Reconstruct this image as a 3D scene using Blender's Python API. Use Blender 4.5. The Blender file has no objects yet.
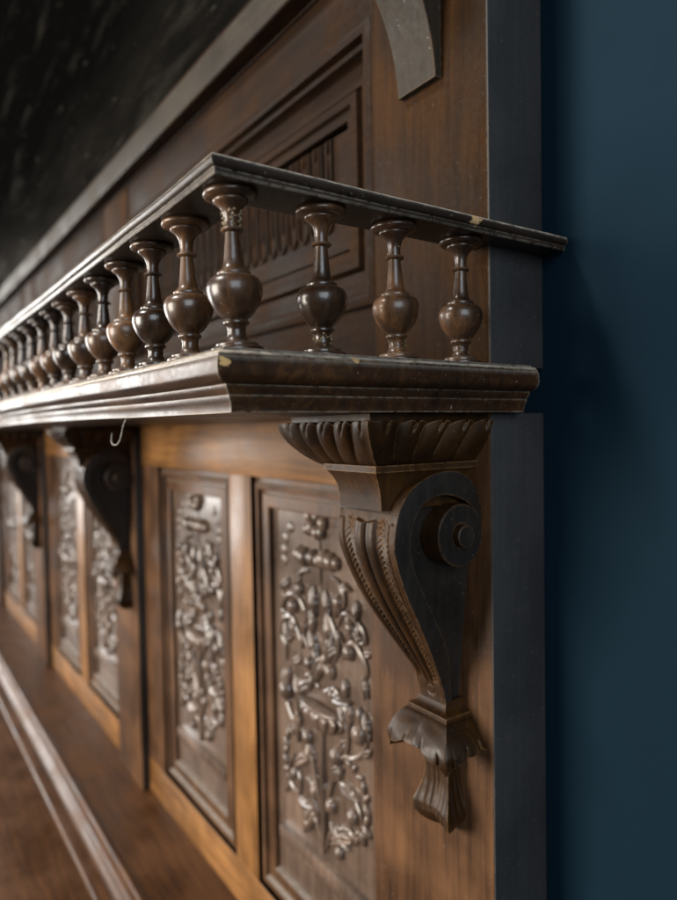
import bpy, bmesh, math, random
from mathutils import Vector, Matrix, noise
random.seed(7)
sc = bpy.context.scene
COL = sc.collection
R_ = math.radians

# ------------------------------------------------------------------ camera
cam = bpy.data.cameras.new('camera')
camo = bpy.data.objects.new('camera', cam); COL.objects.link(camo); sc.camera = camo
F_PX, YAW, PITCH, ROLL = 664.7, R_(35.02), R_(1.904), R_(0.987)
fw = Vector((-math.cos(YAW)*math.cos(PITCH), math.sin(YAW)*math.cos(PITCH), -math.sin(PITCH)))
rt = fw.cross(Vector((0, 0, 1))).normalized(); up = rt.cross(fw)
cr, sr = math.cos(ROLL), math.sin(ROLL)
r2 = rt*cr - up*sr; u2 = rt*sr + up*cr
m = Matrix((r2, u2, -fw)).transposed().to_4x4(); m.translation = (0.3068, -0.3402, 0.0)
camo.matrix_world = m
cam.sensor_fit = 'VERTICAL'; cam.sensor_height = 36.0; cam.lens = F_PX/900*36
cam.clip_start = 0.01; cam.clip_end = 100
cam.dof.use_dof = True; cam.dof.focus_distance = 0.385; cam.dof.aperture_fstop = 4.9

# ------------------------------------------------------------------ light
W = bpy.data.worlds.new('World'); sc.world = W; W.use_nodes = True
bg = W.node_tree.nodes['Background']; bg.inputs[0].default_value = (0.92, 0.96, 1.0, 1); bg.inputs[1].default_value = 0.06
def area(name, loc, target, sx, sy, power, col):
    l = bpy.data.lights.new(name, 'AREA'); l.shape = 'RECTANGLE'; l.size = sx; l.size_y = sy; l.energy = power; l.color = col
    o = bpy.data.objects.new(name, l); COL.objects.link(o); o.location = loc
    o.rotation_euler = (Vector(target)-Vector(loc)).to_track_quat('-Z', 'Y').to_euler(); return o
area('window_light_front', (-1.05, -2.5, 0.15), (-0.25, 0, -0.1), 1.3, 1.3, 84, (1.0, 0.91, 0.79))
area('window_light_far', (-4.6, -1.6, 0.35), (-0.5, -0.1, 0), 1.7, 1.9, 85, (1.0, 0.97, 0.93))
area('ceiling_light', (-0.75, -1.55, 2.0), (0, -0.1, 0), 0.36, 0.36, 42, (1.0, 0.95, 0.88))
area('window_light_right', (2.6, -1.3, 0.9), (0, -0.05, 0), 1.9, 1.9, 44, (0.82, 0.91, 1.0))
vs = sc.view_settings; vs.view_transform = 'Standard'; vs.look = 'None'; vs.gamma = 1; vs.exposure = 0.36; vs.use_curve_mapping = False
sc.cycles.use_denoising = True
sc.cycles.max_bounces = 6; sc.cycles.diffuse_bounces = 3; sc.cycles.glossy_bounces = 4
sc.cycles.caustics_reflective = False; sc.cycles.caustics_refractive = False

# ------------------------------------------------------------------ materials
def nd(nt, t, **kw):
    n = nt.nodes.new(t)
    for k, v in kw.items(): setattr(n, k, v)
    return n
def ramp(nt, fac, stops):
    r = nd(nt, 'ShaderNodeValToRGB')
    e = r.color_ramp.elements
    while len(e) < len(stops): e.new(0.5)
    for i, (p, c) in enumerate(stops):
        e[i].position = p; e[i].color = (c, c, c, 1) if isinstance(c, (int, float)) else (*c, 1)
    nt.links.new(fac, r.inputs[0]); return r.outputs[0]
def math_(nt, op, a, b=None, clamp=False):
    n = nd(nt, 'ShaderNodeMath', operation=op, use_clamp=clamp)
    for i, x in enumerate((a, b)):
        if x is None: continue
        if isinstance(x, (int, float)): n.inputs[i].default_value = x
        else: nt.links.new(x, n.inputs[i])
    return n.outputs[0]
def mixc(nt, fac, a, b, blend='MIX'):
    n = nd(nt, 'ShaderNodeMix', data_type='RGBA', blend_type=blend)
    for s, x in ((n.inputs[0], fac), (n.inputs[6], a), (n.inputs[7], b)):
        if isinstance(x, (int, float)): s.default_value = x
        elif isinstance(x, tuple): s.default_value = (*x, 1)
        else: nt.links.new(x, s)
    return n.outputs[2]

def wood(name, dark, mid, light, axis='x', rough=0.38, wear=0.0, wear_col=(0.28, 0.17, 0.09), wear_r=0.0012,
         dust=0.0, coat=0.08, chips=(), grain=1.0, bump=0.25, specks=0.5, grime=0.4, spec=0.35, coat_r=0.15, dust_lo=0.35, dust_hi=0.95, line=None):
    M = bpy.data.materials.new(name); M.use_nodes = True; nt = M.node_tree; L = nt.links
    P = nt.nodes['Principled BSDF']
    tc = nd(nt, 'ShaderNodeTexCoord'); oi = nd(nt, 'ShaderNodeObjectInfo')
    off = nd(nt, 'ShaderNodeVectorMath', operation='MULTIPLY_ADD')
    L.new(oi.outputs['Random'], off.inputs[0]); off.inputs[1].default_value = (3.1, 5.7, 2.3); L.new(tc.outputs['Object'], off.inputs[2])
    mp = nd(nt, 'ShaderNodeMapping'); L.new(off.outputs[0], mp.inputs[0])
    s = {'x': (9, 150, 150), 'y': (150, 9, 150), 'z': (150, 150, 9)}[axis]
    mp.inputs['Scale'].default_value = tuple(v*grain for v in s)
    n1 = nd(nt, 'ShaderNodeTexNoise'); L.new(mp.outputs[0], n1.inputs[0]); n1.inputs['Scale'].default_value = 1.0; n1.inputs['Detail'].default_value = 6; n1.inputs['Roughness'].default_value = 0.62; n1.inputs['Distortion'].default_value = 0.6
    n2 = nd(nt, 'ShaderNodeTexNoise'); L.new(off.outputs[0], n2.inputs[0]); n2.inputs['Scale'].default_value = 14; n2.inputs['Detail'].default_value = 4
    n3 = nd(nt, 'ShaderNodeTexNoise'); L.new(off.outputs[0], n3.inputs[0]); n3.inputs['Scale'].default_value = 190; n3.inputs['Detail'].default_value = 5; n3.inputs['Roughness'].default_value = 0.7
    g = math_(nt, 'ADD', math_(nt, 'MULTIPLY', n1.outputs[0], 0.65), math_(nt, 'MULTIPLY', n2.outputs[0], 0.35))
    c = ramp(nt, g, [(0.34, dark), (0.52, mid), (0.68, light)])
    # old polish gathered in blotches
    gr = ramp(nt, n2.outputs[0], [(0.42, 1.0), (0.62, 0.0)])
    c = mixc(nt, math_(nt, 'MULTIPLY', gr, grime), c, tuple(v*0.45 for v in dark))
    # pale specks of dust and nicks
    n4 = nd(nt, 'ShaderNodeTexNoise'); L.new(off.outputs[0], n4.inputs[0]); n4.inputs['Scale'].default_value = 420; n4.inputs['Detail'].default_value = 2
    sp = ramp(nt, n4.outputs[0], [(0.71, 0.0), (0.76, 1.0)])
    c = mixc(nt, math_(nt, 'MULTIPLY', sp, specks), c, (0.30, 0.25, 0.20))
    rgh = ramp(nt, n3.outputs[0], [(0.3, rough-0.07), (0.7, rough+0.12)])
    rgh = math_(nt, 'ADD', rgh, ramp(nt, n2.outputs[0], [(0.38, 0.0), (0.62, 0.16)]), True)
    geo = nd(nt, 'ShaderNodeNewGeometry')
    if wear > 0:
        bv = nd(nt, 'ShaderNodeBevel'); bv.samples = 4; bv.inputs[0].default_value = wear_r
        dt = nd(nt, 'ShaderNodeVectorMath', operation='DOT_PRODUCT'); L.new(bv.outputs[0], dt.inputs[0]); L.new(geo.outputs['Normal'], dt.inputs[1])
        e = math_(nt, 'SUBTRACT', 1.0, dt.outputs['Value'])
        e = ramp(nt, e, [(0.008, 0.0), (0.09, 1.0)])
        nm = ramp(nt, n3.outputs[0], [(0.36, 0.0), (0.54, 1.0)])
        nm2 = ramp(nt, n2.outputs[0], [(0.35, 0.25), (0.65, 1.0)])
        e = math_(nt, 'MULTIPLY', math_(nt, 'MULTIPLY', e, nm), math_(nt, 'MULTIPLY', nm2, wear))
        c = mixc(nt, e, c, wear_col)
    if dust > 0:
        sx = nd(nt, 'ShaderNodeSeparateXYZ'); L.new(geo.outputs['Normal'], sx.inputs[0])
        d = ramp(nt, sx.outputs[2], [(dust_lo, 0.0), (dust_hi, 1.0)])
        d = math_(nt, 'MULTIPLY', d, math_(nt, 'MULTIPLY', ramp(nt, n3.outputs[0], [(0.3, 0.4), (0.65, 1.0)]), dust))
        c = mixc(nt, d, c, (0.33, 0.30, 0.26)); 
        rgh = math_(nt, 'ADD', rgh, math_(nt, 'MULTIPLY', d, 0.4), True)
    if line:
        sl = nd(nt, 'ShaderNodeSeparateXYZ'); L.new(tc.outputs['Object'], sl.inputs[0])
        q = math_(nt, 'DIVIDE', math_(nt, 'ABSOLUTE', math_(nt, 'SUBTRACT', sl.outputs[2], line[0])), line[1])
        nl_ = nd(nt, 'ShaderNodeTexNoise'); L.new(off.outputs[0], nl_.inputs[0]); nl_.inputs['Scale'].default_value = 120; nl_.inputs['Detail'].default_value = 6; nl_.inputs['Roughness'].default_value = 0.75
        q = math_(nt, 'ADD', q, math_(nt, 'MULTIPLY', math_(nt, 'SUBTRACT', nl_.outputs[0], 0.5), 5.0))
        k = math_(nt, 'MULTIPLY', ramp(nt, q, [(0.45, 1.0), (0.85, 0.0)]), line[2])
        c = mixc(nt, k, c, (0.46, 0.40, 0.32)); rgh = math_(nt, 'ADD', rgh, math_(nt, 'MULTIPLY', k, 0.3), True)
    for (pos, rad, col) in chips:
        vd = nd(nt, 'ShaderNodeVectorMath', operation='DISTANCE'); L.new(tc.outputs['Object'], vd.inputs[0]); vd.inputs[1].default_value = pos
        dd = math_(nt, 'ADD', math_(nt, 'DIVIDE', vd.outputs['Value'], rad), math_(nt, 'MULTIPLY', math_(nt, 'SUBTRACT', n3.outputs[0], 0.5), 4.5))
        k = ramp(nt, dd, [(0.75, 1.0), (0.95, 0.0)])
        c = mixc(nt, k, c, col); rgh = math_(nt, 'ADD', rgh, math_(nt, 'MULTIPLY', k, 0.35), True)
    L.new(c, P.inputs['Base Color']); L.new(rgh, P.inputs['Roughness'])
    P.inputs['Coat Weight'].default_value = coat; P.inputs['Coat Roughness'].default_value = coat_r; P.inputs['Specular IOR Level'].default_value = spec
    bh = math_(nt, 'ADD', math_(nt, 'MULTIPLY', n1.outputs[0], 0.6), math_(nt, 'MULTIPLY', n3.outputs[0], 0.5))
    b = nd(nt, 'ShaderNodeBump'); b.inputs['Strength'].default_value = bump; b.inputs['Distance'].default_value = 0.0006
    L.new(bh, b.inputs['Height']); L.new(b.outputs[0], P.inputs['Normal']); L.new(b.outputs[0], P.inputs['Coat Normal'])
    return M

WD, WM, WL = (0.036, 0.0165, 0.0075), (0.098, 0.045, 0.019), (0.138, 0.065, 0.0275)
RAW = (0.55, 0.36, 0.17)
M_x = wood('walnut_across', WD, WM, WL, 'x', 0.36)
M_z = wood('walnut_upright', WD, WM, WL, 'z', 0.48, spec=0.18, coat=0.02, wear=0.5, wear_col=(0.30, 0.15, 0.06))
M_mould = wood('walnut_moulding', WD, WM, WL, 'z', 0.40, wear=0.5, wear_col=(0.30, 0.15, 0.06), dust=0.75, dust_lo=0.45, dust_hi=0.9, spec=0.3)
M_honey = wood('walnut_faded', (0.0977, 0.0435, 0.0135), (0.2220, 0.1005, 0.0294), (0.3371, 0.1595, 0.0491), 'z', 0.36, grime=0.15)
M_honeyx = wood('walnut_faded_across', (0.0977, 0.0435, 0.0135), (0.2220, 0.1005, 0.0294), (0.3371, 0.1595, 0.0491), 'x', 0.36, grime=0.15)
M_ledge = wood('walnut_polished', (0.0314, 0.0116, 0.0037), (0.0719, 0.0281, 0.0083), (0.1110, 0.0445, 0.0134), 'x', 0.37, coat=0.03, specks=0.35, grime=0.15, bump=0.1)
M_end = wood('ebonised_end_grain', (0.0270, 0.0270, 0.0281), (0.0312, 0.0312, 0.0322), (0.0364, 0.0359, 0.0369), 'z', 0.44, specks=0.2, wear=0.6, wear_col=(0.22, 0.12, 0.06), coat=0.05, grime=0.15, wear_r=0.0007)
M_side = wood('dark_side_walnut', (0.0138, 0.0101, 0.0078), (0.0228, 0.0171, 0.0133), (0.0338, 0.0258, 0.0202), 'z', 0.40, bump=0.6, wear=0.9, wear_col=(0.26, 0.13, 0.05), coat=0.05, specks=0.3)  # darker walnut for faces turned sideways on consoles and uprights

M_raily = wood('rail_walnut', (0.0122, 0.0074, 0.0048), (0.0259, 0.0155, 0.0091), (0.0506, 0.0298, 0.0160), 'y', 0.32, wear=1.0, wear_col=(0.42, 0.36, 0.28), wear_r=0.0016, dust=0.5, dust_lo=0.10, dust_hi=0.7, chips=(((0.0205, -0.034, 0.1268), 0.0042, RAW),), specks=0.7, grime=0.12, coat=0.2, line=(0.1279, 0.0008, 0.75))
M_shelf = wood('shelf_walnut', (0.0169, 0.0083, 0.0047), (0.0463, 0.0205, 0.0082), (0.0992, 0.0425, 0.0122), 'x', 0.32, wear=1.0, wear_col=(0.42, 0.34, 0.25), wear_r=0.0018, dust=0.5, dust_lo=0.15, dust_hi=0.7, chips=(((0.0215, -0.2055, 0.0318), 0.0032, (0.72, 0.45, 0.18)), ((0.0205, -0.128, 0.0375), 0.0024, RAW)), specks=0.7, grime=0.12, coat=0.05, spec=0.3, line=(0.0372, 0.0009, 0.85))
M_bal = wood('turned_walnut', (0.020, 0.0090, 0.0042), (0.082, 0.035, 0.0120), (0.215, 0.098, 0.032), 'z', 0.25, dust=0.12, dust_lo=0.6, coat=0.4, coat_r=0.14, specks=0.5, bump=0.35, wear=0.5, wear_col=(0.25, 0.19, 0.13), grime=0.75, spec=0.45)
M_con = wood('carved_walnut', (0.0151, 0.0057, 0.0010), (0.0371, 0.0135, 0.0009), (0.0665, 0.0246, 0.0006), 'z', 0.42, wear=0.8, wear_col=(0.32, 0.17, 0.07), coat=0.06, specks=0.25, bump=0.4, spec=0.32)
M_relief = wood('relief_walnut', (0.0692, 0.0455, 0.0323), (0.1322, 0.0869, 0.0623), (0.1934, 0.1291, 0.0923), 'z', 0.24, coat=0.6, coat_r=0.12, specks=0.3, dust=0.1, bump=0.35)
M_up = wood('upper_walnut', (0.0080, 0.0029, 0.0006), (0.0202, 0.0074, 0.0012), (0.0338, 0.0130, 0.0022), 'x', 0.56, specks=0.15, coat=0.0, spec=0.1)  # dimmed walnut: the shade above the shelf is put into the colour
M_upz = wood('upper_walnut_upright', (0.0120, 0.0045, 0.0007), (0.0279, 0.0108, 0.0017), (0.0434, 0.0173, 0.0029), 'z', 0.56, wear=0.6, wear_col=(0.34, 0.18, 0.07), specks=0.15, wear_r=0.0009, coat=0.0, spec=0.1)  # upright copy, dimmed in colour the same way
M_brk = wood('dusty_walnut', (0.0122, 0.0089, 0.0055), (0.0208, 0.0152, 0.0095), (0.0306, 0.0221, 0.0137), 'z', 0.46, wear=0.5, specks=0.6, grime=0.25, coat=0.0, spec=0.25)
M_band = wood('dusty_moulding', (0.0182, 0.0143, 0.0097), (0.0292, 0.0227, 0.0152), (0.0400, 0.0316, 0.0210), 'x', 0.5, specks=0.5, grime=0.3, coat=0.0, spec=0.2)

def simple(name, col, rough, metal=0.0):
    M = bpy.data.materials.new(name); M.use_nodes = True; P = M.node_tree.nodes['Principled BSDF']
    P.inputs['Base Color'].default_value = (*col, 1); P.inputs['Roughness'].default_value = rough; P.inputs['Metallic'].default_value = metal
    return M
M_wire = simple('tarnished_wire', (0.22, 0.20, 0.17), 0.4, 0.5)
M_glue = wood('old_glue', (0.10, 0.07, 0.04), (0.22, 0.16, 0.09), (0.42, 0.33, 0.2), 'z', 0.6, coat=0, bump=1.0)

# blue painted wall
M_wall = bpy.data.materials.new('blue_paint'); M_wall.use_nodes = True; nt = M_wall.node_tree; P = nt.nodes['Principled BSDF']
tc = nd(nt, 'ShaderNodeTexCoord')
n = nd(nt, 'ShaderNodeTexNoise'); nt.links.new(tc.outputs['Object'], n.inputs[0]); n.inputs['Scale'].default_value = 5; n.inputs['Detail'].default_value = 6
nt.links.new(ramp(nt, n.outputs[0], [(0.3, (0.0046, 0.0155, 0.0262)), (0.7, (0.0058, 0.0190, 0.0318))]), P.inputs['Base Color'])
n = nd(nt, 'ShaderNodeTexNoise'); nt.links.new(tc.outputs['Object'], n.inputs[0]); n.inputs['Scale'].default_value = 160; n.inputs['Detail'].default_value = 3
b = nd(nt, 'ShaderNodeBump'); b.inputs['Strength'].default_value = 0.15; b.inputs['Distance'].default_value = 0.001; nt.links.new(n.outputs[0], b.inputs['Height']); nt.links.new(b.outputs[0], P.inputs['Normal'])
P.inputs['Roughness'].default_value = 0.75; P.inputs['Specular IOR Level'].default_value = 0.06

# foxed mirror glass
M_mir = bpy.data.materials.new('foxed_mirror'); M_mir.use_nodes = True; nt = M_mir.node_tree; P = nt.nodes['Principled BSDF']
tc = nd(nt, 'ShaderNodeTexCoord')
mpm = nd(nt, 'ShaderNodeMapping'); mpm.inputs['Scale'].default_value = (0.24, 1, 1); nt.links.new(tc.outputs['Object'], mpm.inputs[0])
def nz(scale, det, r=0.6):
    n = nd(nt, 'ShaderNodeTexNoise'); nt.links.new(mpm.outputs[0], n.inputs[0]); n.inputs['Scale'].default_value = scale; n.inputs['Detail'].default_value = det; n.inputs['Roughness'].default_value = r; return n.outputs[0]
f1 = ramp(nt, nz(9, 8, 0.7), [(0.55, 0.0), (0.80, 1.0)])
f2 = ramp(nt, nz(60, 5, 0.7), [(0.64, 0.0), (0.76, 1.0)])
f3 = ramp(nt, nz(150, 3, 0.6), [(0.68, 0.0), (0.76, 1.0)])
sxm = nd(nt, 'ShaderNodeSeparateXYZ'); nt.links.new(tc.outputs['Object'], sxm.inputs[0])
edge = ramp(nt, math_(nt, 'ADD', math_(nt, 'MULTIPLY', sxm.outputs[2], 1.0), math_(nt, 'MULTIPLY', nz(5, 6, 0.65), 0.5)), [(0.66, 0.32), (0.95, 0.0)])
f1 = math_(nt, 'ADD', f1, math_(nt, 'MULTIPLY', edge, ramp(nt, nz(16, 6, 0.7), [(0.35, 0.25), (0.65, 1.0)])), True)
fx = math_(nt, 'ADD', math_(nt, 'MULTIPLY', f1, 0.32), math_(nt, 'ADD', math_(nt, 'MULTIPLY', f2, 0.6), math_(nt, 'MULTIPLY', f3, 0.7)), True)
gl = nd(nt, 'ShaderNodeBsdfGlossy'); gl.inputs['Color'].default_value = (0.06, 0.053, 0.045, 1); gl.inputs['Roughness'].default_value = 0.12
P.inputs['Base Color'].default_value = (0.075, 0.065, 0.050, 1); P.inputs['Roughness'].default_value = 0.6; P.inputs['Specular IOR Level'].default_value = 0.2
mxs = nd(nt, 'ShaderNodeMixShader'); nt.links.new(math_(nt, 'MULTIPLY', fx, 0.8), mxs.inputs[0]); nt.links.new(gl.outputs[0], mxs.inputs[1]); nt.links.new(P.outputs[0], mxs.inputs[2])
nt.links.new(mxs.outputs[0], nt.nodes['Material Output'].inputs['Surface'])

# ------------------------------------------------------------------ mesh helpers
ROOT = Vector((-1.475, 0.03, -0.622))
def finish(me, smooth=35):
    for p in me.polygons: p.use_smooth = True
    me.set_sharp_from_angle(angle=R_(smooth)); return me
def mesh(name, verts, faces, mat, smooth=35, flip=None):
    me = bpy.data.meshes.new(name); me.from_pydata([tuple(v) for v in verts], [], faces); me.update()
    bm = bmesh.new(); bm.from_mesh(me); bmesh.ops.remove_doubles(bm, verts=bm.verts, dist=1e-6); bmesh.ops.recalc_face_normals(bm, faces=bm.faces); bm.to_mesh(me); bm.free()
    me.materials.append(mat); return finish(me, smooth)
def bm_mesh(name, bm, mat, smooth=35):
    me = bpy.data.meshes.new(name); bm.to_mesh(me); bm.free(); me.materials.append(mat); return finish(me, smooth)
def obj(name, me, parent=None, loc=(0, 0, 0), rot=None):
    o = bpy.data.objects.new(name, me); COL.objects.link(o)
    o.location = Vector(loc) - (ROOT if parent is not None and parent.type == 'EMPTY' else Vector((0, 0, 0)))
    if rot: o.rotation_euler = rot
    o.parent = parent; return o
def tag(o, label, cat=None, group=None, kind=None):
    if label: o['label'] = label
    if cat: o['category'] = cat
    if group: o['group'] = group
    if kind: o['kind'] = kind
    return o
def box_bm(x0, x1, y0, y1, z0, z1, bev=0.001, seg=2, bm=None):
    b = bm or bmesh.new()
    vs_ = [b.verts.new((x, y, z)) for x in (x0, x1) for y in (y0, y1) for z in (z0, z1)]
    fs = [(0, 1, 3, 2), (4, 6, 7, 5), (0, 4, 5, 1), (2, 3, 7, 6), (0, 2, 6, 4), (1, 5, 7, 3)]
    nf = [b.faces.new([vs_[i] for i in f]) for f in fs]
    bmesh.ops.recalc_face_normals(b, faces=nf)
    if bev > 0:
        es = list({e for f in nf for e in f.edges}); bmesh.ops.bevel(b, geom=es, offset=bev, segments=seg, affect='EDGES', profile=0.5)
    return b
def box(name, x0, x1, y0, y1, z0, z1, mat, parent, bev=0.001, loc=(0, 0, 0)):
    return obj(name, bm_mesh(name, box_bm(x0, x1, y0, y1, z0, z1, bev), mat), parent, loc)
def grid_faces(nu, nv, closed_u=False, base=0):
    f = []
    for i in range(nu if closed_u else nu-1):
        for j in range(nv-1):
            a = base+i*nv+j; b_ = base+((i+1) % nu)*nv+j
            f.append((a, b_, b_+1, a+1))
    return f
def lathe(name, prof, mat, n=40, smooth=40):
    v = []
    for i in range(n):
        a = 2*math.pi*i/n
        for r, z in prof: v.append((r*math.cos(a), r*math.sin(a), z))
    f = grid_faces(n, len(prof), True)
    f.append([i*len(prof) for i in range(n)][::-1]); f.append([i*len(prof)+len(prof)-1 for i in range(n)])
    return mesh(name, v, f, mat, smooth)
def spline(pts, n):
    """Catmull-Rom through pts (tuples), n samples evenly in parameter"""
    P_ = [Vector(p) for p in pts]; P_ = [P_[0]*2-P_[1]]+P_+[P_[-1]*2-P_[-2]]
    out = []; segs = len(pts)-1
    for k in range(n):
        t = k/(n-1)*segs; i = min(int(t), segs-1); t -= i
        a, b_, c, d = P_[i:i+4]
        out.append(0.5*((2*b_)+(c-a)*t+(2*a-5*b_+4*c-d)*t*t+(3*b_-a-3*c+d)*t**3))
    return out
def even(pts, n):
    L_ = [0.0]
    for a, b_ in zip(pts, pts[1:]): L_.append(L_[-1]+(b_-a).length)
    out = []; j = 0
    for k in range(n):
        s = L_[-1]*k/(n-1)
        while j < len(L_)-2 and L_[j+1] < s: j += 1
        d = L_[j+1]-L_[j]; t = (s-L_[j])/d if d > 0 else 0
        out.append(pts[j].lerp(pts[j+1], t))
    return out
def tube(pts, rad, n=8, flat=1.0, bm=None):
    """tube through 3D points, rad number or list, round caps"""
    b = bm or bmesh.new(); rings = []
    N = len(pts)
    for i, p in enumerate(pts):
        t = (pts[min(i+1, N-1)]-pts[max(i-1, 0)]).normalized()
        s = t.cross(Vector((0, 1, 0)));
        if s.length < 1e-4: s = Vector((1, 0, 0))
        s.normalize(); w = s.cross(t).normalized()
        r = rad[i] if isinstance(rad, (list, tuple)) else rad
        rings.append([b.verts.new(p+s*math.cos(2*math.pi*k/n)*r+w*math.sin(2*math.pi*k/n)*r*flat) for k in range(n)])
    for a, c in zip(rings, rings[1:]):
        for k in range(n): b.faces.new((a[k], a[(k+1) % n], c[(k+1) % n], c[k]))
    b.faces.new(rings[0][::-1]); b.faces.new(rings[-1])
    bmesh.ops.recalc_face_normals(b, faces=b.faces)
    return b
def warp(me, amp=0.0006, scale=9.0):
    """old wood is never quite straight"""
    for v in me.vertices:
        v.co += noise.noise_vector(v.co*scale)*amp
    return me

def sm(a, b_, x):
    t = max(0, min(1, (x-a)/(b_-a))); return t*t*(3-2*t)
# ------------------------------------------------------------------ setting
wl = mesh('wall', [(-3.3, 0.058, -1.3), (2.2, 0.058, -1.3), (2.2, 0.058, 1.8), (-3.3, 0.058, 1.8), (-3.3, 0.2, -1.3), (2.2, 0.2, -1.3), (2.2, 0.2, 1.8), (-3.3, 0.2, 1.8)],
          [(0, 1, 2, 3), (5, 4, 7, 6), (4, 0, 3, 7), (1, 5, 6, 2), (3, 2, 6, 7), (4, 5, 1, 0)], M_wall)
tag(obj('wall', wl), 'dark blue painted wall behind the carved overmantel', kind='structure')

XL = -2.95
ms = bpy.data.objects.new('mantel_shelf', bm_mesh('mantel_shelf', box_bm(XL-0.05, 0.05, -0.33, 0.0575, -0.665, -0.622, 0.004, 3), M_ledge)); COL.objects.link(ms)
tag(ms, 'polished brown mantel shelf below the moulded base of the overmantel', 'shelf')

root = bpy.data.objects.new('overmantel', None); COL.objects.link(root); root.location = ROOT
tag(root, 'dark carved walnut overmantel with turned gallery, scroll consoles and foxed mirror', 'overmantel')

PIL = [0.0, -0.748, -1.470, -2.192]          # right edges of the uprights
PW = 0.123
TB = 0.0555
ZS0, ZS1 = 0.0085, 0.0395                      # gallery shelf underside and top
# end upright: brown front board and dark end board, below and above the shelf
for (nm, z0, z1, mf) in (('lower_upright', -0.621, ZS0-0.0003, M_z), ('upper_upright', ZS1+0.0003, 0.56, M_upz)):
    o = box(nm, -PW, -0.0012, 0.0, 0.012, z0, z1, mf, root, 0.0006)
    e = obj('end_board', bm_mesh('end_board', box_bm(-0.020, 0.0, 0.0004, TB, z0, z1, 0.0012), M_end), o)
    # the end board sits behind the front board
# ------------------------------------------------------------------ lower framing
def upright(xr, z0, z1, mat, nm):
    o = box(nm, xr-PW, xr, 0.0, 0.05, z0, z1, mat, root, 0.0012)
    o.data.materials.append(M_side)
    for p in o.data.polygons:
        if abs(p.normal.x) > .9: p.material_index = 1
    return o
for xr in PIL[1:]:
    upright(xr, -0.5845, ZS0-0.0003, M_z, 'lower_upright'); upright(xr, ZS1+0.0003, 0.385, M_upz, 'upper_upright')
YF = 0.013
Z_OT, Z_OB = -0.0535, -0.530
LPROF = [(0, .0132), (0, .0195), (.0065, .0195), (.0085, .0150), (.0105, .0142), (.0135, .0150), (.0150, .0205), (.0190, .0205), (.0205, .0178), (.0320, .0172), (.0335, .0182), (.0340, .0238)]
def frame_ring(x0, x1, z0, z1, prof, mat, nm, parent, loc=(0, 0, 0)):
    v = []; k = len(prof)
    for (sx, sz) in ((0, 0), (1, 0), (1, 1), (0, 1)):
        for t, y in prof: v.append(((x1-t) if sx else (x0+t), y, (z1-t) if sz else (z0+t)))
    return obj(nm, mesh(nm, v, grid_faces(4, k, True), mat, 30), parent, loc)
bays = []
for i in range(3):
    xr = PIL[i]-PW; xl = PIL[i+1]
    a = xr-0.002; w1 = 0.250
    midr = a-w1; midl = midr-0.058
    p2l = max(xl+0.062, midl-0.244)
    bays.append(((midr, a), (p2l, midl)))
    # top rail, bottom rail, mid stile, left stile, right edge
    box('top_rail', xl, xr, YF, 0.05, Z_OT, ZS0-0.0004, M_honeyx, root, 0.0008)
    box('bottom_rail', xl, xr, YF, 0.05, -0.5845, Z_OB, M_honeyx, root, 0.0008)
    box('muntin', midl, midr, YF+0.0004, 0.05, Z_OB-0.0002, Z_OT+0.0002, M_honey, root, 0.0010)
    box('frame_stile', xl, p2l, YF+0.0004, 0.05, Z_OB-0.0002, Z_OT+0.0002, M_z, root, 0.0010)

# ------------------------------------------------------------------ carved relief panels
def ell(rx, ry, rz, n=14, m_=9):
    b = bmesh.new(); bmesh.ops.create_uvsphere(b, u_segments=n, v_segments=m_, radius=1.0)
    bmesh.ops.scale(b, vec=(rx, ry, rz), verts=b.verts); return b
berry_me = bm_mesh('berry', ell(0.0070, 0.0082, 0.0080), M_relief)
bead_me = bm_mesh('bead', ell(0.0050, 0.0060, 0.0062), M_relief)
bud_me = bm_mesh('bud', ell(0.0048, 0.0062, 0.0095), M_relief)
loz_me = bm_mesh('lozenge', ell(0.0055, 0.0022, 0.0062), M_relief)
def leaf_me(nm, L_, w, h, bend=0.0):
    v = []; nu, nv = 19, 9
    for i in range(nu):
        t = i/(nu-1)
        ww = w*math.sin(math.pi*t**0.7)**.8*(0.78+0.22*abs(math.cos(t*math.pi*3.5)))+0.0004
        cx = bend*L_*t*t
        for j in range(nv):
            s_ = j/(nv-1)*2-1; a_ = abs(s_)
            hh = h*(0.35+0.65*math.sin(math.pi*min(1, t*.85+.1)))*(1-a_**2.4)*(0.55+0.45*min(1, a_*2.6))+h*.55*t*t*(1-a_)
            v.append((cx+ww*s_, -hh+0.0012, -L_*t))
    return mesh(nm, v, grid_faces(nu, nv), M_relief, 60)
leafA_me = leaf_me('leaf', 0.027, 0.0072, 0.0078, .25)
leafB_me = leaf_me('leaf', 0.018, 0.0064, 0.0074, -.3)
leafC_me = leaf_me('leaf', 0.036, 0.0090, 0.0085, .35)
def gad_bowl():
    # bowl on a foot with gadroons, half round
    v = []; nu, nv = 61, 14
    for i in range(nu):
        a = math.pi*i/(nu-1)
        for j in range(nv):
            t = j/(nv-1)
            if t < 0.22: r = 0.0365+0.0025*math.sin(t/0.22*math.pi); z = -t/0.22*0.004
            else:
                q = (t-0.22)/0.78; r = 0.036*math.cos(q*1.3)**0.55+0.002; z = -0.004-0.021*q
                r *= 0.90+0.18*abs(math.sin(a*7.5))*sm(0, .2, q)*(1-sm(.7, 1, q))
            v.append((r*math.cos(a), -r*math.sin(a)*0.42+0.001, z))
    f = grid_faces(nu, nv)
    # top lens
    n0 = len(v); v.append((0, -0.004, 0.0015))
    for i in range(nu-1): f.append((i*nv, (i+1)*nv, n0))
    return mesh('bowl', v, f, M_relief, 50)
bowl_me = gad_bowl()
YB = 0.0235
def V3(p, y=YB): return Vector((p[0], y, p[1]))
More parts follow.
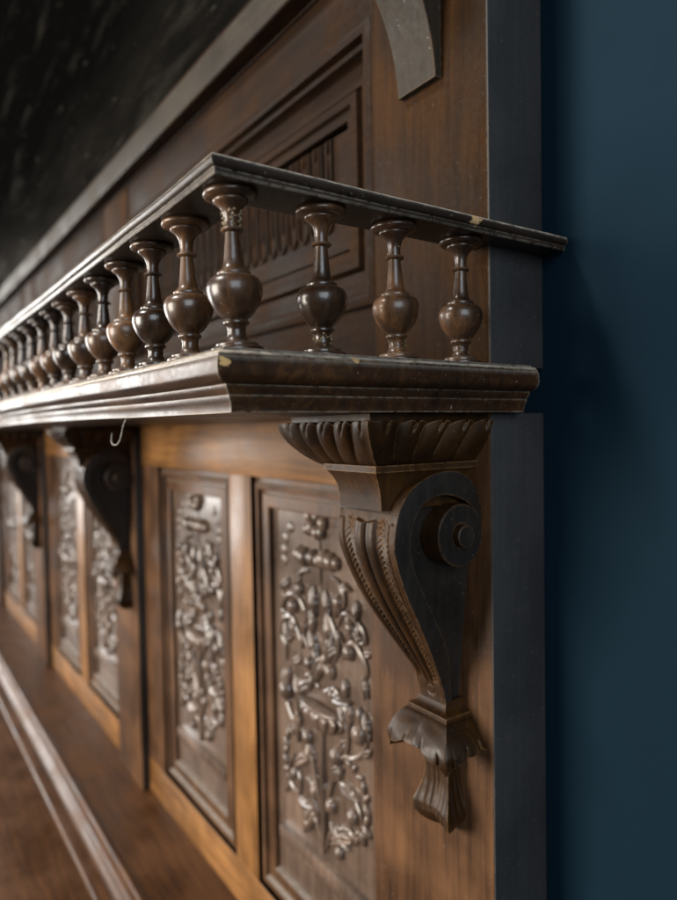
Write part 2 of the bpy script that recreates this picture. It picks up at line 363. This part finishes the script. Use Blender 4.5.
STEMS = [  # right half; mirrored on the left (w measured from the centre line)
    [(.022, -.146), (.034, -.149), (.043, -.157), (.044, -.170), (.037, -.166)],
    [(.030, -.190), (.041, -.178), (.056, -.176), (.071, -.184), (.077, -.196), (.066, -.200), (.054, -.188)],
    [(.040, -.222), (.048, -.208), (.058, -.203), (.072, -.209), (.078, -.224), (.070, -.236), (.072, -.250)],
    [(.006, -.262), (.024, -.255), (.034, -.266), (.048, -.276), (.046, -.300), (.043, -.312), (.056, -.312), (.072, -.298), (.076, -.284), (.067, -.268)],
    [(.002, -.400), (.010, -.366), (.021, -.343), (.030, -.325)],
    [(.003, -.424), (.014, -.404), (.026, -.398), (.030, -.410)],
    [(-.014, -.182), (-.026, -.196), (-.032, -.212), (-.024, -.228)],
    [(.058, -.352), (.066, -.366), (.064, -.384), (.050, -.388), (.044, -.376), (.051, -.368)],
]
BER = [(.037, -.166), (.053, -.187), (.0516, -.213), (.067, -.284, 2), (.028, -.320, 1), (.054, -.370), (.0295, -.416), (.015, -.374), (.019, -.240)]
def relief(parent, x0, x1, seed, loc, swap=False):
    rnd = random.Random(seed); xc = (x0+x1)/2+0.003; k = (x1-x0)/0.189
    ry = 0.85
    def put(nm, me, w, z, s=1.0, rot=0.0, y=YB):
        o = obj(nm, me, parent, (xc+w*k, y, z)); o.rotation_euler = (0, rot, 0); o.scale = (s, s, s); return o
    def strand(pts, r, nm='stem'):
        ps = [V3((xc+p[0]*k, p[1])) for p in spline([(p[0], p[1], 0) for p in pts], 9*len(pts))]
        N = len(ps); rr = [r*(0.55+0.55*math.sin(math.pi*(0.15+0.8*i/(N-1)))) for i in range(N)]
        obj(nm, bm_mesh(nm, tube(ps, rr, 8, 1.35), M_relief), parent)
    j = lambda a: rnd.uniform(-a, a)
    for st in STEMS:
        for sg in (1, -1):
            strand([(p[0]*sg+j(.0012), p[1]+j(.0015)) for p in st], 0.0031)
    for si, st in enumerate(STEMS):
        for sg in (1, -1):
            ps = even(spline([(p[0]*sg, p[1], 0) for p in st], 40), 24)
            for q in ((5, 11, 17) if si in (1, 2, 3) else (9, 16)):
                t = (ps[q+1]-ps[q-1]).normalized(); a = math.atan2(t.x, -t.y)
                sd_ = 1 if (q+si) % 2 else -1
                put('leaf', (leafB_me, leafA_me, leafC_me)[(q+si) % 3], ps[q].x+j(.001), ps[q].y, rnd.uniform(.62, .95), -(a+sd_*rnd.uniform(.5, 1.0)))
    strand([(.0, -.112), (.0006, -.156)], 0.0016)
    strand([(-.003, -.432), (.002, -.39), (-.001, -.34), (.001, -.300)], 0.0048)
    for b in BER:
        for sg in (1, -1):
            put('berry', berry_me, b[0]*sg+j(.0015), b[1]+j(.002), (1.0 if len(b) < 3 else 1.0+0.18*b[2])*rnd.uniform(.88, 1.1))
    # flower and garland at the top
    for w, z, s in ((-.016, -.090, 1), (.0095, -.094, 1), (-.020, -.103, .9), (-.012, -.101, 1), (-.002, -.104, 1), (.006, -.103, .9), (-.003, -.088, .8)):
        put('berry', berry_me, w, z+j(.001), s)
    for w, z, s in ((-.037, -.131, 1.2), (-.027, -.132, 1.35), (-.010, -.1305, 1.2), (.0, -.133, 1.0), (.012, -.1306, 1.35), (.023, -.130, 1.25), (.032, -.131, .9)):
        put('berry', berry_me, w, z+j(.001), s)
    for sg in (1, -1):
        for w, z in ((.058, -.106), (.069, -.118), (.073, -.131), (.073, -.143)): put('lozenge', loz_me, w*sg, z, 1.0+j(.1))
        for w, z, a in ((.011, -.160, .1), (.030, -.330, -.6), (.030, -.345, 1.2), (.012, -.183, .3), (.050, -.262, -.2), (.040, -.240, .7), (.02, -.205, -.4), (.062, -.160, .5), (.074, -.262, .2), (.010, -.228, -.9), (.016, -.262, 1.3), (.050, -.395, -1.4), (.012, -.392, .9)):
            put('leaf', leafA_me if abs(a) < .5 else (leafC_me if abs(a) > .85 else leafB_me), w*sg, z, 1.0+j(.12), -a*sg)
        for w, z, a in ((.014, -.200, .25), (.008, -.232, -.3), (.020, -.262, .5), (.067, -.268, .1)): put('bud', bud_me, w*sg, z, 1.0+j(.12), -a*sg)
        rope = even(spline([(.036, -.319, 0), (.055, -.322, 0), (.067, -.329, 0), (.0735, -.341, 0), (.0755, -.357, 0), (.073, -.376, 0), (.062, -.389, 0)], 60), 11)
        for n_, q in enumerate(rope[:-1]):
            t = rope[n_+1]-q
            put('bud', bud_me, q.x*sg, q.y, 0.62+.03*n_, math.atan2(-t.x*sg, -t.y)*-1+(.5 if n_ % 2 else -.5)*sg)
    put('bowl', bowl_me, 0.0, -.279, 1.0)
    # stepped plinth across the foot of the field
    for (h0, h1, d) in ((-.452, -.4385, .0075), (-.460, -.4522, .0045)):
        obj('plinth', bm_mesh('plinth', box_bm(x0+0.012, x1-0.002, YB-d, YB+.004, h0, h1, 0.0014), M_relief), parent)
def carved_panel(x0, x1, seed, near):
    fx0, fx1, fz0, fz1 = x0+.0335, x1-.0335, Z_OB+.0335, Z_OT-.0335
    p = box('carved_panel', fx0-.002, fx1+.002, YB, 0.045, fz0-.002, fz1+.002, M_relief, root, 0.0)
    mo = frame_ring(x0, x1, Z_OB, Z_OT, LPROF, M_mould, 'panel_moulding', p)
    relief(p, fx0, fx1, seed, None)
sd = 3
for bi, (pa, pb) in enumerate(bays):
    for (x0, x1) in (pa, pb):
        carved_panel(x0, x1, sd, bi == 0); sd += 1

# ------------------------------------------------------------------ base moulding
def sweep_x(nm, prof, x0, x1, mat, parent, n=2, closed=True, amp=0.0):
    v = []; k = len(prof)
    for i in range(n):
        x = x0+(x1-x0)*i/(n-1)
        for y, z in prof: v.append((x, y, z))
    f = grid_faces(n, k)
    if closed:
        f += [(i*k+k-1, (i+1)*k+k-1, (i+1)*k, i*k) for i in range(n-1)]; f += [tuple(range(k)), tuple(range((n-1)*k+k-1, (n-1)*k-1, -1))]
    me = mesh(nm, v, f, mat, 32)
    if amp: warp(me, amp, 6)
    return obj(nm, me, parent)
arc = lambda cy, cz, r, a0, a1, n: [(cy+r*math.cos(R_(a0+(a1-a0)*i/(n-1))), cz+r*math.sin(R_(a0+(a1-a0)*i/(n-1)))) for i in range(n)]
bp = [(.05, -.5850), (-.0770, -.5850), (-.0785, -.5862)] + arc(-.0845, -.5862, .0055, 25, 235, 12) + [(-.0885, -.5985), (-.0900, -.5990)] + \
     arc(-.1060, -.5960, .0145, 350, 260, 8)[1:] + [(-.1115, -.6110), (-.1180, -.6112)] + arc(-.1180, -.6160, .0048, 90, 260, 8) + [(-.120, -.6218), (.05, -.6218)]
sweep_x('base_moulding', bp, XL, 0.0, M_ledge, root, 60)

# ------------------------------------------------------------------ gallery shelf
def lpath(nm, prof, xo, yo, yend, mat, parent, nseg=40, xend=XL, lift=None, amp=0.0):
    """moulding on an L: along the front (y=yo, from xend to corner) then along the return (x=xo, corner to yend). prof=(inset, z) from outer top to outer bottom"""
    v = []; k = len(prof); path = []
    for i in range(nseg): path.append(('f', xend+(xo-xend)*(1-(1-i/(nseg-1))**2.0)))
    path[-1] = ('c', xo)
    for i in range(1, 24): path.append(('r', yo+(yend-yo)*i/23))
    for kind, q in path:
        for d, z in prof:
            if kind == 'f': p = (min(q, xo-d), yo+d, z)
            elif kind == 'c': p = (xo-d, yo+d, z)
            else: p = (xo-d, max(q, yo+d), z)
            dz = lift(p[0]) if lift else 0
            v.append((p[0], p[1], p[2]+dz))
    f = grid_faces(len(path), k)
    return v, f, len(path)
LIFT = lambda x: 0.0030*sm(0.02, -0.42, x)*(1-0.8*sm(-0.5, -1.2, x))
sprof = [(.035, .0395), (.0070, .0395), (.0064, .0390), (.0062, .0382), (.0042, .0380), (.0030, .0375)] + [(.0030-.0030*math.sin(R_(a))*1.0, .0374-.0 - .0) for a in ()] + \
        [(.0022, .0366), (.0014, .0362), (.0014, .0350)] + [(0.0012-0.0012*math.sin(R_(a)), 0.0300+0.0045*math.cos(R_(a))) for a in range(20, 161, 20)] + \
        [(.0022, .0242), (.0052, .0226), (.0080, .0221), (.0080, .0208), (.0088, .0196), (.0098, .0180), (.0108, .0170), (.0108, .0155), (.0118, .0138), (.0126, .0118), (.0130, .0100), (.0130, .0085), (.035, .0085)]
XO, YO, YE = 0.0222, -0.2085, 0.0225
v, f, npth = lpath('s', sprof, XO, YO, YE, None, None, 90, lift=LIFT)
k = len(sprof)
# board filling behind the moulding (top and underside) as strips to the back
n0 = len(v)
def board(xa, xb, ya, yb_, nx):
    b = bmesh.new(); return b
f.append([npth*k-k+i for i in range(k)])
shelf_me = mesh('gallery_shelf', v, f, M_shelf, 38); warp(shelf_me, 0.00022, 14)
shelf = obj('gallery_shelf', shelf_me, root)
tag(shelf, 'moulded shelf with a chipped corner under the balusters')
# the flat board inside
vb = []; nb = 60
xi = XO-.034
for i in range(nb):
    x = XL+(xi-XL)*(1-(1-i/(nb-1))**2)
    for y in (YO+.034, YE):
        for z in (.0085, .0394): vb.append((x, y, z+LIFT(x)*(1-sm(-.1, .0, y))))
fb = []
for i in range(nb-1):
    a = i*4; c = a+4
    fb += [(a+1, c+1, c+3, a+3), (a, a+2, c+2, c), (a+2, a+3, c+3, c+2), (a, c, c+1, a+1)]
fb += [(0, 1, 3, 2), ((nb-1)*4, (nb-1)*4+2, (nb-1)*4+3, (nb-1)*4+1)]
obj('shelf_board', mesh('shelf_board', vb, fb, M_shelf, 30), shelf)

# ------------------------------------------------------------------ gallery rail
ZR0, ZR1 = 0.1194, 0.1291
rprof = [(.0355, ZR1-.0006), (.0110, ZR1), (.0060, ZR1-.0003), (.0036, ZR1-.0009)] + [(.0032*(1-math.sin(R_(a))), ZR1-.0036+.0032*math.cos(R_(a))) for a in (30, 45, 60, 75, 90, 105, 120, 135)] + \
        [(.0016, .1228), (.0024, .1227), (.0024, .1201), (.0030, ZR0), (.0355, ZR0)]
XR, YR = 0.0209, -0.2084
v, f, npth = lpath('r', rprof, XR, YR, TB, None, None, 90)
k = len(rprof)
# the return runs past the upright: keep its inner edge outside the end board there
for i, co in enumerate(v):
    if co[1] > -0.0004 and co[0] < 0.0006 and i//k > 89: v[i] = (0.0006, co[1], co[2])
for i in range(npth-1): f.append((i*k+k-1, (i+1)*k+k-1, (i+1)*k, i*k))
f.append([(npth-1)*k+i for i in range(k)]); f.append(list(range(k))[::-1])
rail_me = mesh('gallery_rail', v, f, M_raily, 40); warp(rail_me, 0.0006, 16)
rail = obj('gallery_rail', rail_me, root)
tag(rail, 'worn moulded handrail with a pale chip near its end')

# ------------------------------------------------------------------ balusters
BPROF = [(0, 0), (.0128, 0), (.0134, .0006), (.0134, .0022), (.0126, .0030), (.0108, .0032), (.0108, .0042), (.0100, .0049), (.0085, .0052), (.0062, .0057), (.0052, .0070), (.0047, .0092), (.0046, .0112), (.0049, .0130), (.0055, .0137),
         (.0064, .0142), (.0067, .0150), (.0064, .0158), (.0055, .0162), (.0060, .0168), (.0076, .0180), (.0096, .0202), (.0116, .0232), (.0132, .0266), (.0140, .0296), (.01415, .0322), (.0136, .0347), (.0122, .0368), (.0101, .0380), (.0086, .0383),
         (.0084, .0386), (.0086, .0393), (.0083, .0401), (.0072, .0405), (.0069, .0411), (.0060, .0418), (.0052, .0436), (.0047, .0470), (.0042, .0520), (.0036, .0580), (.0035, .0596), (.0050, .0599), (.0057, .0607), (.0054, .0616), (.0038, .0620),
         (.0036, .0640), (.0037, .0664), (.0042, .0688), (.0052, .0710), (.0068, .0729), (.0088, .0743), (.0091, .0750), (.0089, .0756), (.0118, .0760), (.0135, .0769), (.0139, .0781), (.0135, .0793), (.0124, .0803), (.0, .0803)]
bal_me = lathe('baluster', BPROF, M_bal, 48, 45)
XB, YBL, SP = -0.0003, -0.188, 0.057
HS = (ZR0+0.0006-ZS1)/0.0803
def baluster(x, y, tx, ty, h=1.0, z=ZS1):
    o = obj('baluster', bal_me, root, (x, y, z-0.0008))
    o.rotation_euler = (tx, ty, random.uniform(0, 6.28)); o.scale = (1, 1, (ZR0+0.0014-z)/0.0803); return o
b1 = baluster(XB+0.001, YBL+0.001, -R_(1.2), -R_(0.8)); tag(b1, 'corner baluster with a glued repair at its neck')
runs = []
for jn, tilt in ((1, 1.6), (2, 1.4), (3, 1.5)):
    runs.append(baluster(XB, YBL+SP*0.939*jn, -R_(tilt), R_(random.uniform(-.3, .3))))
for i in range(1, 51):
    x = XB-SP*i
    baluster(x, YBL, -R_(0.8+random.uniform(-.4, .4)), -R_(0.5+random.uniform(-.4, .4)), z=ZS1+LIFT(x))
def crust(nm, n, z0, z1, r0, seed, parent, smax=.0009, flare=0.0):
    bm = bmesh.new(); rg = random.Random(seed)
    for i in range(n):
        a = rg.uniform(0, 6.28); z = rg.uniform(z0, z1); r = r0+rg.uniform(0, .0005)+(z-z0)*flare
        mt = Matrix.Translation((r*math.cos(a), r*math.sin(a), z)) @ Matrix.Rotation(rg.uniform(0, 3), 4, 'X') @ Matrix.Diagonal((rg.uniform(.0003, smax), rg.uniform(.0003, smax), rg.uniform(.0003, smax), 1))
        bmesh.ops.create_icosphere(bm, subdivisions=1, radius=1.0, matrix=mt)
    o = bpy.data.objects.new(nm, bm_mesh(nm, bm, M_glue)); COL.objects.link(o); o.parent = parent; o['kind'] = 'stuff'; return o
for q, o in enumerate(runs):
    crust('dust_crust', (40, 26, 34)[q], .0062, .0130, .0047, 11+q, o)
crust('glue_repair', 16, .0625, .0680, .0036, 31, runs[1])
# old glue on the corner baluster's neck
crust('glue_repair', 70, .0616, .0705, .0036, 4, b1, .0012, .10)

# ------------------------------------------------------------------ scroll consoles
XC, HW0 = -0.041, 0.0315
def hw(z):
    pts = [(-.30, .0138), (-.190, .0135), (-.180, .0134), (-.172, .0142), (-.165, .0162), (-.155, .0195), (-.145, .0220), (-.132, .0248), (-.120, .0268), (-.097, .0288), (-.072, .0308), (-.055, .0318), (0.1, .0318)]
    for (a, A), (b_, B) in zip(pts, pts[1:]):
        if a <= z <= b_: t = (z-a)/(b_-a); return A+(B-A)*t
    return HW0
O_P = [(-.0185, -.196), (-.0195, -.188), (-.0235, -.176), (-.0300, -.165), (-.0395, -.150), (-.0510, -.132), (-.0640, -.110), (-.0740, -.087), (-.0770, -.072), (-.0735, -.0535), (-.0640, -.0405), (-.0490, -.0325), (-.032, -.0293), (-.0165, -.0320), (-.0060, -.0415), (-.0006, -.054), (.0010, -.066), (-.0006, -.079), (-.0055, -.0895), (-.0165, -.0925)]
I_P = [(-.0125, -.192), (-.0128, -.184), (-.0140, -.174), (-.0180, -.162), (-.0260, -.147), (-.0370, -.130), (-.0495, -.110), (-.0600, -.090), (-.0632, -.074), (-.0600, -.059), (-.0530, -.0500), (-.0440, -.0462), (-.034, -.0452), (-.0225, -.0475), (-.0115, -.0530), (-.0055, -.0600), (-.0035, -.067), (-.0040, -.0765), (-.0085, -.0850), (-.0170, -.0905)]
NO = 140
O_ = [Vector((p[0], p[1])) for p in [(q.x, q.y) for q in spline([(a, b_, 0) for a, b_ in O_P], NO)]]
I_ = [Vector((p[0], p[1])) for p in [(q.x, q.y) for q in spline([(a, b_, 0) for a, b_ in I_P], NO)]]
KF = int((NO-1)*9/19)           # top of the carved front
def scroll_body():
    v = []; f = []
    for sg in (1, -1):
        base = len(v)
        for o_, i_ in zip(O_, I_):
            h = hw(o_.y); hi = hw(i_.y)
            nrm = (o_-i_).normalized()*0.0009 if (o_-i_).length > 1e-5 else Vector((0, 0))
            v += [(XC+sg*(h-.0009), o_.x, o_.y), (XC+sg*(h-.0002), o_.x-nrm.x*.35, o_.y-nrm.y*.35), (XC+sg*h, o_.x-nrm.x, o_.y-nrm.y), (XC+sg*hi, i_.x+nrm.x*.4, i_.y+nrm.y*.4), (XC+sg*(hi-.0005), i_.x, i_.y), (XC+sg*hi*0.60, i_.x, i_.y)]
        f += grid_faces(NO, 6, base=base)
        # recessed field
        b2 = len(v)
        cnt = 0
        for o_ in O_[::2]:
            v.append((XC+sg*hw(o_.y)*0.60, o_.x*0.985, o_.y)); cnt += 1
        v.append((XC+sg*HW0*.60, 0.003, -.0935)); v.append((XC+sg*hw(-.19)*.60, 0.003, -.196)); cnt += 2
        f.append(tuple(range(b2, b2+cnt)))
        # outer wall of the roll, from the carved front over the top
    b3 = len(v); nu = 7
    for o_ in O_[KF:]:
        for j_ in range(nu):
            u = j_/(nu-1)*2-1
            v.append((XC+u*(hw(o_.y)-.0009), o_.x, o_.y))
    f += grid_faces(NO-KF, nu, base=b3)
    # back
    me = mesh('console_bracket', v, f, M_con, 32); me.materials.append(M_side)
    for p in me.polygons:
        if abs(p.normal.x) > .6: p.material_index = 1
    return me
def scroll_front():
    """carved face: borders, two feathered lanes, two smooth ribs with a groove between"""
    P_ = even([Vector((a.x, a.y, 0)) for a in O_[:KF+1]], 260)[::-1]   # top to bottom
    v = []; nu = 97; N = len(P_)
    for i, p in enumerate(P_):
        t = (P_[min(i+1, N-1)]-P_[max(i-1, 0)]).normalized(); nx, nz_ = (t.y, -t.x)   # outward (toward -y)
        if nx > 0: nx, nz_ = -nx, -nz_
        s = i/(N-1); h = hw(p.y)-.0009
        fade = 1-sm(.86, .93, s)
        for j_ in range(nu):
            u = j_/(nu-1)*2-1; a = abs(u); d = 0
            start = 0.012+0.026*abs(math.sin(math.pi*(u*0.92+0.5)))        # scalloped beginning
            carve = sm(start, start+.012, s)*fade
            d -= .0013*math.exp(-((a-.80)/.030)**2)
            if .36 < a < .79:
                lane = math.sin(math.pi*(a-.36)/.43)
                d -= .0007*lane**.5
                ph = s*40-abs(a-.57)*7+.35*noise.noise(Vector((u*3, s*9, 1.7)))
                d += (.0008+.0005*noise.noise(Vector((u*2+5, s*14, 3.1))))*lane**.5*((ph % 1)**1.6-.6)
            d -= .0010*math.exp(-((a-.36)/.028)**2)
            if a < .36: d += .0011*math.sin(math.pi*min(1, max(0, (a-.02)/.34)))**.7
            d -= .0022*math.exp(-(a/.045)**2)
            d = 1.45*d*carve-(1-sm(start, start+.012, s))*.0011*(1-sm(.9, 1, a))
            # round boss where the carving ends
            q = math.hypot(u*h, (s-.945)*.17)
            d -= .0006*math.exp(-((q-.0042)/.0008)**2)
            v.append((XC+u*h, p.x+nx*d, p.y+nz_*d))
    return mesh('carved_front', v, grid_faces(N, nu), M_con, 50)
def disc_me(sgn):
    v = []; f = []
    n = 48; cy, cz = -.0225, -.0728
    for sg in (sgn,):
        prof = [(.0205, .60*HW0-.001), (.0205, HW0+.0022), (.0199, HW0+.0030), (.0082, HW0+.0031), (.0080, HW0+.0020), (.0074, HW0+.0020), (.0074, HW0+.0076), (.0068, HW0+.0083), (.0, HW0+.0084)]
        base = len(v)
        for i in range(n):
            a = 2*math.pi*i/n
            for r, x in prof: v.append((XC+sg*x, cy+r*math.cos(a)*(1+.0*math.sin(a)), cz+r*1.03*math.sin(a)))
        f += grid_faces(n, len(prof), True, base)
    me = mesh('volute_disc', v, f, M_side, 35); me.materials.append(M_con)
    for p in me.polygons:
        if abs(p.normal.x) < .5: p.material_index = 1
    return me
def three_side(fn, n_side, n_front, nv, XC=XC):
    """grid round three sides of a block: fn(side, p, v) -> (hw, depth, z) ; side 0 left,1 front,2 right; p in 0..1 along the side from back/left"""
    v = []; cols = 0
    for side, n in ((0, n_side), (1, n_front), (2, n_side)):
        for i in range(n):
            p = i/(n-1)
            for j_ in range(nv):
                t = j_/(nv-1); w, d, z = fn(side, p, t)
                if side == 0: q = (XC-w, .001-(d+.001)*p, z)
                elif side == 1: q = (XC-w+2*w*p, -d, z)
                else: q = (XC+w, -d+(d+.001)*p, z)
                v.append(q)
            cols += 1
    return v, grid_faces(cols, nv)
def capital_me():
    def fn(side, p, t):
        # t: 0 rim inner, then rim, quarter round to the foot
        if t < .06: e = -.004*(1-t/.06)+1*0; w, d, z = .0505-.003*(1-t/.06), .1055-.003*(1-t/.06), .0036
        else:
            q = (t-.06)/.94
            c = math.cos(q*math.pi/2)**.75; s = math.sin(q*math.pi/2)
            w = .0305+.0205*c; d = .0835+.0230*c; z = .0036-.0290*q**1.2
        nl = 5
        lean = .75*(t-.3)
        ph = p*nl + (lean if p > .0 else 0)*(1 if side != 0 else -1)*math.sin(math.pi*p)
        fr = ph % 1
        lobe = math.sin(math.pi*fr**1.35)**.5 if 0 < fr < 1 else 0
        vein = math.exp(-((fr-.62)/.06)**2)*.55*sm(.50, .15, t)
        env = math.sin(math.pi*min(1, t*.85+.12))
        corner = sm(.10, .0, p)+sm(.90, 1, p) if side == 1 else (sm(.88, 1, p) if side == 0 else sm(.12, 0, p))
        dis = (.0062*(lobe-vein)-.0046)*env*(1-corner)+.0012*corner*env
        z += (.0030*(lobe-.8)-.0022*math.exp(-((fr-.62)/.07)**2))*sm(.22, .05, t)*(1-corner)
        return w+dis, d+dis, z
    v, f = three_side(fn, 110, 130, 34, -.0480)
    return mesh('capital', v, f, M_con, 45)
def flare_me(nm, rows, mat=M_con):
    v, f = three_side(lambda s_, p, t: rows[min(len(rows)-1, int(round(t*(len(rows)-1))))], 2, 2, len(rows))
    return mesh(nm, v, f, mat, 30)
def skirt_me():
    def fn(side, p, t):
        e_ = math.sin(t*math.pi/2)**.75
        w = .0200+.0125*e_; d = .0243+.0125*e_
        c = (p-.5)*2 if side == 1 else (p if side == 0 else 1-p)      # distance to corner
        near = abs(c)**1.6 if side == 1 else c**1.6
        zb = -.2215-.0125*near
        if side != 1: zb = -.2200-.0140*near-.004*(1-c)**4
        nl = 4 if side == 1 else 3
        fr = (p*nl+.5) % 1
        sc_ = (1-abs(fr-.5)*2)
        z = -.2045+(zb+.2045)*t**1.05
        if t > .75: z -= .0018*(sc_-.5)*(t-.75)/.25
        curl = .0065*sm(.45, 1, t)*(1-near)
        rib = -.0020*math.exp(-(min(fr, 1-fr)/.055)**2)*sm(.55, .9, t)
        sink = -.0020*math.sin(math.pi*min(1, t*1.05))*(1-near)
        k_ = rib+sink+curl*.3
        lf = .0022*math.sin(math.pi*((p*2) % 1 if side == 1 else p))**.8*sm(.15, .5, t)        # each face is a swelling leaf
        return w+k_+lf-.003*near*sm(.6, 1, t), d+k_+lf-.003*near*sm(.6, 1, t), z
    v, f = three_side(fn, 50, 70, 18)
    # inner underside
    def fn2(side, p, t):
        w, d, z = fn(side, p, 1.0); k_ = t
        return w*(1-k_)+.010*k_, d*(1-k_)+.010*k_, z+.006*k_
    v2, f2 = three_side(fn2, 50, 70, 4); n0 = len(v); v += v2; f += [tuple(i+n0 for i in q) for q in f2]
    return mesh('leaf_skirt', v, f, M_con, 45)
def pendant_me():
    rows = [(-.2280, .0115, .0150), (-.2400, .0122, .0160), (-.2500, .0120, .0155), (-.2600, .0130, .0165), (-.2690, .0158, .0195), (-.2760, .0182, .0225), (-.2810, .0180, .0220), (-.2855, .0150, .0180), (-.2895, .0085, .0105), (-.2920, .0010, .0020)]
    def fn(side, p, t):
        q = t*(len(rows)-1); i = min(int(q), len(rows)-2); a = q-i
        z, w, d = [rows[i][n_]*(1-a)+rows[i+1][n_]*a for n_ in range(3)]
        c = abs(p-.5)*2 if side == 1 else (p if side == 0 else 1-p)
        sink = -.0048*(1-c**1.5)*math.sin(math.pi*min(1, t*1.1))
        vein = .00045*math.sin((c*3.2+t*2.2)*2*math.pi)*sm(.05, .3, t)*(1-sm(.85, 1, t))*(1-sm(.85, 1, c))
        z -= .004*c*sm(.5, .9, t)-.002
        return w+sink+vein, d+sink+vein, z
    v, f = three_side(fn, 30, 44, 44)
    return mesh('pendant', v, f, M_con, 50)
body_me, front_me, dsc_me, cap_me, skt_me, pen_me = scroll_body(), scroll_front(), disc_me(1), capital_me(), skirt_me(), pendant_me()
dsl_me = disc_me(-1)
abacus_me = bm_mesh('abacus', box_bm(-.0930, -.0035, -.1000, .001, .0015, .0083, .0006), M_con)
plate_me = flare_me('neck', [(.0, .0, -.0240), (.0285, .0890, -.0240), (.0287, .0892, -.0282), (.0270, .0880, -.0284), (.0245, .0850, -.0320), (.0228, .0820, -.0380), (.0222, .0805, -.0450), (.0222, .0800, -.0530)])
foot_me = flare_me('foot_block', [(.0134, .0180, -.1930), (.0137, .0186, -.1955), (.0148, .0200, -.1985), (.0175, .0225, -.2008), (.0200, .0243, -.2016), (.0204, .0247, -.2022), (.0204, .0247, -.2052), (.0, .0, -.2056)])
for n_, xr in enumerate(PIL):
    dx = xr
    c = obj('console_bracket', body_me, root, (dx, 0, 0))
    for nm, me in (('carved_front', front_me), ('volute_disc', dsc_me), ('volute_disc', dsl_me), ('capital', cap_me), ('abacus', abacus_me), ('neck', plate_me), ('foot_block', foot_me), ('leaf_skirt', skt_me), ('pendant', pen_me)):
        obj(nm, me, c)

# ------------------------------------------------------------------ upper panels
UPROF = [(0, .0), (.002, -.0012), (.006, -.0022), (.010, -.0010), (.0115, .006), (.0150, .0075), (.0165, .0150), (.0185, .0175), (.036, .0175), (.0362, .0205), (.040, .0140), (.048, .0135), (.050, .0175), (.058, .0180), (.0585, .0225), (.062, .0225)]
flute_parts = {}
def flute_mesh():
    bm = bmesh.new(); h0, h1 = .182, .270; w = .0082
    pts = [Vector((-w, 0, h1))]+[Vector((-w, 0, z)) for z in (.25, .235, .22, .205)]+[Vector((w*math.cos(R_(a)), 0, .196+w*1.3*math.sin(R_(a)))) for a in range(180, 361, 20)]+[Vector((w, 0, z)) for z in (.205, .22, .235, .25, h1)]
    tube(pts, .0020, 6, 1.5, bm)
    tube([Vector((0, 0, z)) for z in (.204, .212, .225, .24, .255)], [.001, .0034, .0032, .0022, .0010], 8, 1.1, bm)
    tube([Vector((0, 0, z)) for z in (.258, .262, .268, .272)], [.0012, .0032, .0028, .001], 8, 1.1, bm)
    return bm_mesh('flute', bm, M_up, 50)
fl_me = flute_mesh()
for i in range(3):
    xr = PIL[i]-PW; xl = PIL[i+1]
    z0, z1 = 0.101, 0.333
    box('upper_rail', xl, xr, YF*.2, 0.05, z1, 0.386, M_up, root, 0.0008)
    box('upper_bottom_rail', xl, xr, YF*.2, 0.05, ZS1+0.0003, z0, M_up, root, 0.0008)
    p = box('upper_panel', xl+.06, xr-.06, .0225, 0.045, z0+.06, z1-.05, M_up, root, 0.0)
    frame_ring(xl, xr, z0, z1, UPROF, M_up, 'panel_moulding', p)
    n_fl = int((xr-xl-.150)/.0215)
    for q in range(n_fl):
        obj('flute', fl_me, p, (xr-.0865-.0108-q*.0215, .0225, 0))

# mirror band, mirror and upper bracket
bandp = [(.03, .3905), (.0045, .3905), (.0030, .3920), (-.0140, .3920), (-.0155, .3932), (-.0160, .3950), (-.0160, .4270), (-.0150, .4285), (.03, .4285)]
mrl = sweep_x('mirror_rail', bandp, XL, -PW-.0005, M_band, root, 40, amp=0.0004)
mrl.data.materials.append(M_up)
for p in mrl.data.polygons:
    if p.normal.z < -.6: p.material_index = 1  # underside takes the darker wood: shadow line under the band, put into the colour
sweep_x('mirror_bead', [(.03, .4287), (-.0060, .4287), (-.0055, .4400), (-.0030, .4470), (.0050, .4490), (.0055, .4500), (.03, .4500)], XL, -PW-.0005, M_up, root, 40)
mir = box('mirror_glass', XL, -PW-.001, .006, .03, .4502, 1.65, M_mir, root, 0.0)
tag(mir, 'dark foxed mirror glass speckled with age')
bw0, bw1 = -.0835, -.0432
curve = [(-.0055, .2475), (-.0062, .255), (-.0085, .270), (-.0135, .288), (-.0215, .306), (-.033, .324), (-.049, .342), (-.070, .358), (-.095, .370)]
cv = spline([(a, b_, 0) for a, b_ in curve], 40)
v = []
for q in cv: v += [(bw0, q.x, q.y), (bw0+.0006, q.x-.0006, q.y), (bw1-.0006, q.x-.0006, q.y), (bw1, q.x, q.y), (bw1, -.0002, q.y), (bw0, -.0002, q.y)]
f = grid_faces(40, 6)+[(i*6+5, (i+1)*6+5, (i+1)*6, i*6) for i in range(39)]+[tuple(range(6)), tuple(range(39*6+5, 39*6-1, -1))]
ub = obj('upper_bracket', mesh('upper_bracket', v, f, M_brk, 30), root)

# ------------------------------------------------------------------ curled wire under the shelf
wp = [Vector((-.165, -.192, .0105))+(q-Vector((-.165, -.192, .0112)))*.82 for q in spline([(-.165, -.192, .0112), (-.172, -.193, .004), (-.180, -.1925, -.004), (-.188, -.192, -.010), (-.198, -.1925, -.0135), (-.207, -.193, -.0125), (-.2105, -.1925, -.007), (-.209, -.192, -.003)], 40)]
wo = bpy.data.objects.new('wire', bm_mesh('wire', tube(wp, .00032, 6), M_wire)); COL.objects.link(wo)
tag(wo, 'thin pale curled wire hanging from the underside of the gallery shelf', 'wire')
